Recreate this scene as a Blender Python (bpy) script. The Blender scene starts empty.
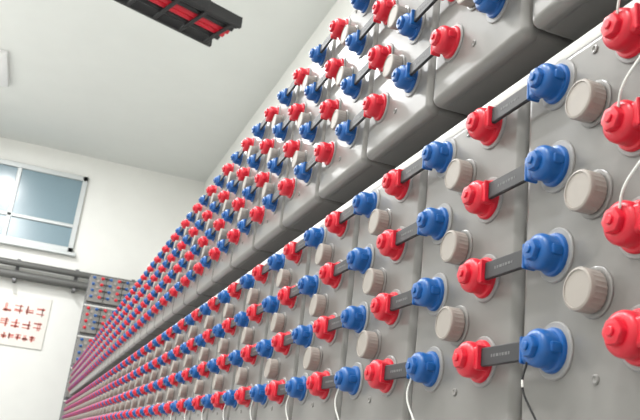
import bpy, bmesh, math, random
import numpy as np
from mathutils import Vector, Matrix
random.seed(4)
S=bpy.context.scene
S.view_settings.view_transform='Standard'

# ------------------------------------------------------------ camera
CAM=Vector((1.0056,-0.672,-0.1879)); YAW,PITCH,ROLL=1.2516,0.3182,0.1165; F=769.0
fw=Vector((-math.sin(YAW)*math.cos(PITCH),math.cos(YAW)*math.cos(PITCH),math.sin(PITCH)))
r0=Vector((math.cos(YAW),math.sin(YAW),0)); u0=r0.cross(fw)
rr=math.cos(ROLL)*r0+math.sin(ROLL)*u0; uu=-math.sin(ROLL)*r0+math.cos(ROLL)*u0
cd=bpy.data.cameras.new('camera'); cam=bpy.data.objects.new('camera',cd); S.collection.objects.link(cam)
M=Matrix.Identity(4)
for i in range(3):
    M[i][0]=rr[i]; M[i][1]=uu[i]; M[i][2]=-fw[i]; M[i][3]=CAM[i]
cam.matrix_world=M; cd.sensor_width=36; cd.lens=36*F/640; cd.clip_start=.01
cd.dof.use_dof=True; cd.dof.focus_distance=1.7; cd.dof.aperture_fstop=12
S.camera=cam

# ------------------------------------------------------------ materials
def lin(c): return tuple(((x/255)/12.92 if x/255<.04045 else ((x/255+.055)/1.055)**2.4) for x in c)+(1,)
def mat(name,rgb,rough=.45,metal=0,noise=.06,scale=30,spec=.5,bump=0):
    m=bpy.data.materials.new(name); m.use_nodes=True; nt=m.node_tree; b=nt.nodes['Principled BSDF']
    b.inputs['Roughness'].default_value=rough; b.inputs['Metallic'].default_value=metal
    b.inputs['Specular IOR Level'].default_value=spec
    tc=nt.nodes.new('ShaderNodeTexCoord'); n=nt.nodes.new('ShaderNodeTexNoise'); n.inputs['Scale'].default_value=scale; n.inputs['Detail'].default_value=4
    nt.links.new(tc.outputs['Object'],n.inputs['Vector'])
    mp=nt.nodes.new('ShaderNodeMapRange'); mp.inputs['To Min'].default_value=1-noise; mp.inputs['To Max'].default_value=1+noise
    nt.links.new(n.outputs['Fac'],mp.inputs['Value'])
    mx=nt.nodes.new('ShaderNodeVectorMath'); mx.operation='SCALE'; mx.inputs[0].default_value=lin(rgb)[:3]
    nt.links.new(mp.outputs['Result'],mx.inputs['Scale']); nt.links.new(mx.outputs[0],b.inputs['Base Color'])
    if bump:
        bp=nt.nodes.new('ShaderNodeBump'); bp.inputs['Strength'].default_value=bump; bp.inputs['Distance'].default_value=.001
        nt.links.new(n.outputs['Fac'],bp.inputs['Height']); nt.links.new(bp.outputs[0],b.inputs['Normal'])
    return m
M_body=mat('abs_grey',(120,118,115),.30,scale=9,spec=.6)
M_red=mat('cap_red',(202,24,46),.36); M_blue=mat('cap_blue',(10,84,152),.36)
M_vent=mat('vent_grey',(150,143,136),.5); M_ring=mat('seal_ring',(142,141,140),.4)
M_strap=mat('strap_black',(40,40,43),.5); M_print=mat('strap_print',(105,105,105),.6)
M_steel=mat('rack_steel',(110,110,112),.4,.4); M_rail=mat('rail_enamel',(205,204,200),.35); M_wall=mat('wall_paint',(228,228,224),.8,noise=.03,scale=3)
M_ceil=mat('ceiling_paint',(218,220,217),.9,noise=.03,scale=2); M_floor=mat('floor_epoxy',(168,170,168),.4,scale=2)
M_frame=mat('alu_frame',(190,194,194),.4,.1); M_glass=mat('window_glass',(120,142,152),.2)
M_pipe=mat('pipe_grey',(88,88,86),.5); M_white=mat('plastic_white',(225,225,220),.5)
M_black=mat('black_rubber',(25,25,27),.5); M_signred=mat('sign_red',(215,125,115),.6); M_sign=mat('sign_plate',(222,219,212),.6)
M_fix=mat('lamp_housing',(225,225,225),.5)

# ------------------------------------------------------------ mesh helpers
def add(bm,t,mi,smooth=True):
    vs=[bm.verts.new(v.co) for v in t.verts]; t.verts.index_update()
    for f in t.faces:
        try: nf=bm.faces.new([vs[v.index] for v in f.verts])
        except ValueError: continue
        nf.material_index=mi; nf.smooth=smooth
    t.free()
def rbox(bm,lo,hi,r,mi,seg=3):
    t=bmesh.new(); bmesh.ops.create_cube(t,size=1)
    for v in t.verts: v.co=Vector([(lo[i]+hi[i])/2+v.co[i]*(hi[i]-lo[i]) for i in range(3)])
    if r>0: bmesh.ops.bevel(t,geom=t.edges[:]+t.verts[:],offset=r,segments=seg,profile=.5,affect='EDGES')
    add(bm,t,mi,r>0)
def lathe(bm,c,prof,mi,seg=24,lob=0,nl=6,rib=0):
    rings=[]
    for r,h in prof:
        ring=[]
        for i in range(seg):
            a=2*math.pi*i/seg; q=r*(1+lob*math.cos(nl*a))-(rib if i%2 else 0)
            ring.append(bm.verts.new((c[0]+q*math.cos(a),c[1]-h,c[2]+q*math.sin(a))))
        rings.append(ring)
    for a,b in zip(rings,rings[1:]):
        for i in range(seg):
            f=bm.faces.new((a[i],a[(i+1)%seg],b[(i+1)%seg],b[i])); f.material_index=mi; f.smooth=True
    f=bm.faces.new(rings[-1]); f.material_index=mi
def finish(name,bm,mats):
    bmesh.ops.recalc_face_normals(bm,faces=bm.faces[:])
    for e in bm.edges:
        if len(e.link_faces)==2 and e.calc_face_angle(0)>math.radians(42): e.smooth=False
    me=bpy.data.meshes.new(name); bm.to_mesh(me); bm.free()
    for m in mats: me.materials.append(m)
    return me
def obj(name,me,loc=(0,0,0),wn=False,rz=0):
    o=bpy.data.objects.new(name,me); o.location=loc; o.rotation_euler[2]=rz; S.collection.objects.link(o)
    if wn:
        w=o.modifiers.new('wn','WEIGHTED_NORMAL'); w.keep_sharp=True
    return o

# ------------------------------------------------------------ battery cell
P=.36; Bx,Rx=.0926,.2639; SP=.1399; Z1=.682; MB,MT=.115,.05; D=.34; H=3*SP+MB+MT
SL=.038
def terminal(bm,x,z,mi,side):
    s=1.0 if mi==2 else .93
    lathe(bm,(x,0,z),[(.0415,-.002),(.0415,.002),(.040,.0035),(.034,.0035)],5,28)
    pr=[(.0350,.003),(.0350,.007),(.0335,.0095),(.0300,.0105),(.0285,.013),(.0290,.020),(.0295,.026),(.0290,.031),(.0270,.0355),(.0235,.0385),(.0195,.0395)]
    lathe(bm,(x,0,z),[(r*s,h) for r,h in pr],mi,30)
    lathe(bm,(x,0,z),[(.0165*s,.039),(.0165*s,.0455),(.015*s,.048),(.010*s,.0488)],mi,24,lob=.06)
    lathe(bm,(x,0,z),[(.0062,.0485),(.0062,.051),(.005,.052)],mi,14)
    b=x+side*SL
    rbox(bm,(min(x,b),-.033,z-.0185),(max(x,b),-.0125,z+.0185),.006,mi,4)
    c=x+side*(SL-.003)
    rbox(bm,(c-.003,-.0342,z-.0197),(c+.003,-.0115,z+.0197),.0025,mi,2)
    # side gripping lug opposite the sleeve
    c=x-side*.027*s
    rbox(bm,(c-.006,-.028,z-.008),(c+.006,-.010,z+.008),.004,mi,2)
def cell(name,swap):
    bm=bmesh.new(); g=.0035
    rbox(bm,(g,0,-MB),(P-g,.044,-MB+H),.019,0,6)
    rbox(bm,(g+.0022,.022,-MB+.0022),(P-g-.0022,D,-MB+H-.0022),.011,0,4)
    cA,cB=(3,2) if not swap else (2,3)
    for j in range(4):
        terminal(bm,Bx,j*SP,cA,-1); terminal(bm,Rx,j*SP,cB,1)
    for j in range(3):
        z=(j+.5)*SP; x=(Bx+Rx)/2
        lathe(bm,(x,0,z),[(.036,-.002),(.036,.002),(.034,.0035),(.030,.0035)],0,24)
        lathe(bm,(x,0,z),[(.0270,.002),(.0270,.005)],4,48)
        lathe(bm,(x,0,z),[(.0300,.005),(.0300,.025)],4,48,rib=.0012)
        lathe(bm,(x,0,z),[(.0300,.024),(.0302,.028),(.029,.0305),(.026,.0315),(.0255,.0302),(.020,.0302)],4,48)
    for z in (-.045,3*SP+.02):
        lathe(bm,((Bx+Rx)/2,0,z),[(.007,-.001),(.007,.0015),(.005,.0025),(.0015,.001)],0,14)
    return finish(name,bm,[M_body,M_body,M_red,M_blue,M_vent,M_ring])
mA=cell('battery_cell_mesh_a',False); mB=cell('battery_cell_mesh_b',True)
N=44
tiers=[(0,mA),(Z1,mB),(-Z1,mB)]
for z,me in tiers:
    for k in range(-2,N):
        obj('battery_cell',me,(-k*P,0,z),wn=True)
# cross bank at the far end of the room, faces turned toward the aisle
XC=-N*P-.45; YC=-.03
for t in range(-1,5):
    for k in range(5):
        obj('battery_cell',mA if t%2==0 else mB,(XC,YC+k*P,t*Z1),wn=True,rz=math.pi/2)
# straps
bm=bmesh.new()
def strap(bm,a,b,zz,pr,f):
    rbox(bm,*f((a+.0005,-.028,zz-.0145),(b-.0005,-.020,zz+.0145)),.0015,0,1)
    if pr:
        x=a+.03
        for w in (.004,.004,.007,.003,.005,.006,.003):
            rbox(bm,(x,-.0283,zz-.0022),(x+w,-.0279,zz+.0022),0,1); x+=w+.003
ident=lambda a,b:(a,b)
def turn(a,b):
    p=(XC-a[1],YC+a[0],a[2]); q=(XC-b[1],YC+b[0],b[2]); return tuple(map(min,p,q)),tuple(map(max,p,q))
for z,_ in tiers:
    for k in range(-2,N-1):
        for j in range(4):
            strap(bm,-(k+1)*P+Rx+SL,-k*P+Bx-SL,z+j*SP,k<9,ident)
for t in range(-1,5):
    for k in range(4):
        for j in range(4): strap(bm,k*P+Rx+SL,(k+1)*P+Bx-SL,t*Z1+j*SP,False,turn)
obj('busbar_link_straps',finish('straps',bm,[M_strap,M_print]))

# rack
FL=-.95
def rack(name,x0,x1,tz,f,every=4):
    bm=bmesh.new(); h=Z1-H
    for zt in tz:
        for y in (.10,.27): rbox(bm,*f((x0,y,zt-h+.004),(x1,y+.04,zt-.001)),.003,0,1)
        # enamelled front rail just above the cells of the tier below
        rbox(bm,*f((x0,.018,zt-h+.002),(x1,.052,zt-h+.030)),.006,1,3)
        xx=x0+.1
        while xx<x1:
            rbox(bm,*f((xx-.015,.04,zt-h+.004),(xx+.015,.12,zt-h+.022)),.002,0,1); xx+=P*2
    n=max(1,round((x1-x0)/(P*every)))
    for i in range(n+1):
        x=x0+.03+(x1-x0-.06)*i/n
        rbox(bm,*f((x-.025,D+.005,FL),(x+.025,D+.055,tz[-1]+H+.02)),.003,0,1)
        rbox(bm,*f((x-.03,.02,FL),(x+.03,.08,tz[0]-.002)),.003,0,1)
    obj(name,finish(name,bm,[M_steel,M_rail]))
rack('battery_rack',-(N-1)*P-.02,3*P+.02,[t*Z1-MB for t in (-1,0,1)],ident)
rack('battery_rack',-.02,5*P+.02,[t*Z1-MB for t in range(-1,5)],turn)

# wires
def curve(name,paths,rad,m):
    c=bpy.data.curves.new(name,'CURVE'); c.dimensions='3D'; c.bevel_depth=rad; c.bevel_resolution=3; c.resolution_u=10
    for pts in paths:
        s=c.splines.new('BEZIER'); s.bezier_points.add(len(pts)-1)
        for bp,p in zip(s.bezier_points,pts): bp.co=p; bp.handle_left_type=bp.handle_right_type='AUTO'
    c.materials.append(m); o=bpy.data.objects.new(name,c); S.collection.objects.link(o); return o
bl=[];wh=[]
for k in range(0,9):
    x=-k*P+Bx
    (bl if k==0 else wh).append([(x-.02,-.032,-.019),(x-.024,-.036,-.05),(x-.006,-.03,-.09),(x+.03,-.02,-.14)])
    wh.append([(x-.0235,-.0362,-.044),(x-.023,-.0362,-.054)])
for k in (-1,0):
    for j in (1,2,3):
        x=-k*P+Rx
        wh.append([(x+.008,-.040,j*SP+.014),(x+.022,-.046,j*SP+.034),(x+.045,-.042,j*SP+.062),(x+.075,-.03,j*SP+.095)])
curve('sensing_wire_black',bl,.0016,M_black); curve('sensing_wire_white',wh,.0018,M_white)

# ------------------------------------------------------------ room
XF=-17.56; XN=3.4; YL=-4.4; YR=2.3; CE=6.3
def box(name,lo,hi,m,r=0):
    bm=bmesh.new(); rbox(bm,lo,hi,r,0,2); return obj(name,finish(name,bm,[m]))
box('floor',(XF-.2,YL-.2,FL-.1),(XN+.2,YR+.2,FL),M_floor)
box('ceiling',(XF-.2,YL-.2,CE),(XN+.2,YR+.2,CE+.1),M_ceil)
box('wall_far',(XF-.1,YL,FL),(XF,YR,CE),M_wall)
box('wall_near',(XN,YL,FL),(XN+.1,YR,CE),M_wall)
box('wall_left',(XF,YL-.1,FL),(XN,YL,CE),M_wall)
box('wall_right',(XF,YR,FL),(XN,YR+.1,CE),M_wall)

# window on the far wall
bm=bmesh.new(); wy0,wy1,wz0,wz1=-3.6,-.5,3.85,5.75
for lo,hi in (((XF,wy0,wz0),(XF+.09,wy1,wz0+.12)),((XF,wy0,wz1-.12),(XF+.09,wy1,wz1)),((XF,wy0,wz0),(XF+.09,wy0+.12,wz1)),((XF,wy1-.12,wz0),(XF+.09,wy1,wz1)),
              ((XF,-2.1,wz0),(XF+.08,-2.0,wz1)),((XF,wy0,4.45),(XF+.08,wy1,4.53)),((XF,wy0-.08,wz0-.08),(XF+.16,wy1+.08,wz0))):
    rbox(bm,lo,hi,.01,0,1)
rbox(bm,(XF,wy0+.1,wz0+.1),(XF+.03,wy1-.1,wz1-.1),0,1)
obj('window_1',finish('window_1',bm,[M_frame,M_glass]))
# pipes with brackets below it
def tube(bm,a,b,r,mi,n=14):
    a=Vector(a);b=Vector(b);d=(b-a).normalized();u=d.orthogonal().normalized();v=d.cross(u)
    A=[bm.verts.new(a+r*(math.cos(2*math.pi*i/n)*u+math.sin(2*math.pi*i/n)*v)) for i in range(n)]
    B=[bm.verts.new(b+r*(math.cos(2*math.pi*i/n)*u+math.sin(2*math.pi*i/n)*v)) for i in range(n)]
    for i in range(n):
        f=bm.faces.new((A[i],A[(i+1)%n],B[(i+1)%n],B[i])); f.smooth=True; f.material_index=mi
    bm.faces.new(A).material_index=mi; bm.faces.new(B).material_index=mi
bm=bmesh.new()
tube(bm,(XF+.2,YL+.02,3.36),(XF+.2,1.5,3.36),.075,0); tube(bm,(XF+.2,YL+.02,3.10),(XF+.2,1.5,3.10),.10,0)
for y in (-3.4,-1.6,-.3,1.0):
    rbox(bm,(XF,y-.04,2.94),(XF+.33,y+.04,3.0),.005,1,1); rbox(bm,(XF,y-.04,2.94),(XF+.04,y+.04,3.5),.005,1,1)
obj('wall_pipes',finish('wall_pipes',bm,[M_pipe,M_steel]))
# sign with red characters
bm=bmesh.new(); rbox(bm,(XF,-1.8,1.55),(XF+.03,-.70,2.7),.008,0,1)
def stroke(y0,z0,y1,z1): rbox(bm,(XF+.028,min(y0,y1)-.011,min(z0,z1)-.011),(XF+.036,max(y0,y1)+.011,max(z0,z1)+.011),0,1)
for row,(zc,n,s) in enumerate(((2.38,4,.19),(2.05,4,.19),(1.76,5,.12))):
    for i in range(n):
        yc=-1.25+(i-(n-1)/2)*s*1.25; h=s/2
        for k,t in enumerate('hhvvh'):
            a=random.uniform(-h,h)*.85
            if t=='h': stroke(yc-h*.8,zc+a,yc+h*.8,zc+a)
            else: stroke(yc+a*.8,zc-h*.9,yc+a*.8,zc+h*.9)
obj('warning_sign',finish('warning_sign',bm,[M_sign,M_signred]))

# suspended cable tray with red and black cables over the aisle
def rayz(px,py,z):
    d=fw*F+rr*(px-320)-uu*(py-210); t=(z-CAM.z)/d.z; return CAM+d*t
A=rayz(110,-20,3.9); B=rayz(225,38,3.9)
bm=bmesh.new(); L=(B-A).length
for s in (-.28,.28): rbox(bm,(0,s-.02,0),(L,s+.02,.12),.004,0,1)
for i in range(int(L/.3)+1): rbox(bm,(i*.3,-.27,.0),(i*.3+.04,.27,.025),.003,0,1)
for s,m in ((-.2,1),(-.12,1),(-.04,2),(.05,2),(.14,1)): tube(bm,(0,s,.065),(L,s,.065),.035,m)
for x in (.4,L-.4):
    for s in (-.29,.29): tube(bm,(x,s,.05),(x,s,CE-3.9),.012,0,8)
o=obj('suspended_cable_tray',finish('tray',bm,[M_black,M_black,M_red]),A); o.rotation_euler[2]=math.atan2(B.y-A.y,B.x-A.x)

# lights
def area(name,loc,sx,sy,e,col=(1,1,1)):
    l=bpy.data.lights.new(name,'AREA'); l.shape='RECTANGLE'; l.size=sx; l.size_y=sy; l.energy=e; l.color=col
    o=bpy.data.objects.new(name,l); o.location=loc; S.collection.objects.link(o); return o
for i,x in enumerate((1.6,-2.2,-6.0,-9.8,-13.6)):
    y=-2.6
    box('ceiling_light_fixture',(x-.75,y-.2,CE-.08),(x+.75,y+.2,CE),M_fix,.01)
    area('ceiling_light_lamp',(x,y,CE-.1),1.4,.36,300)
w=bpy.data.worlds.new('world'); S.world=w; w.use_nodes=True
w.node_tree.nodes['Background'].inputs[0].default_value=(.9,.95,1,1); w.node_tree.nodes['Background'].inputs[1].default_value=.5
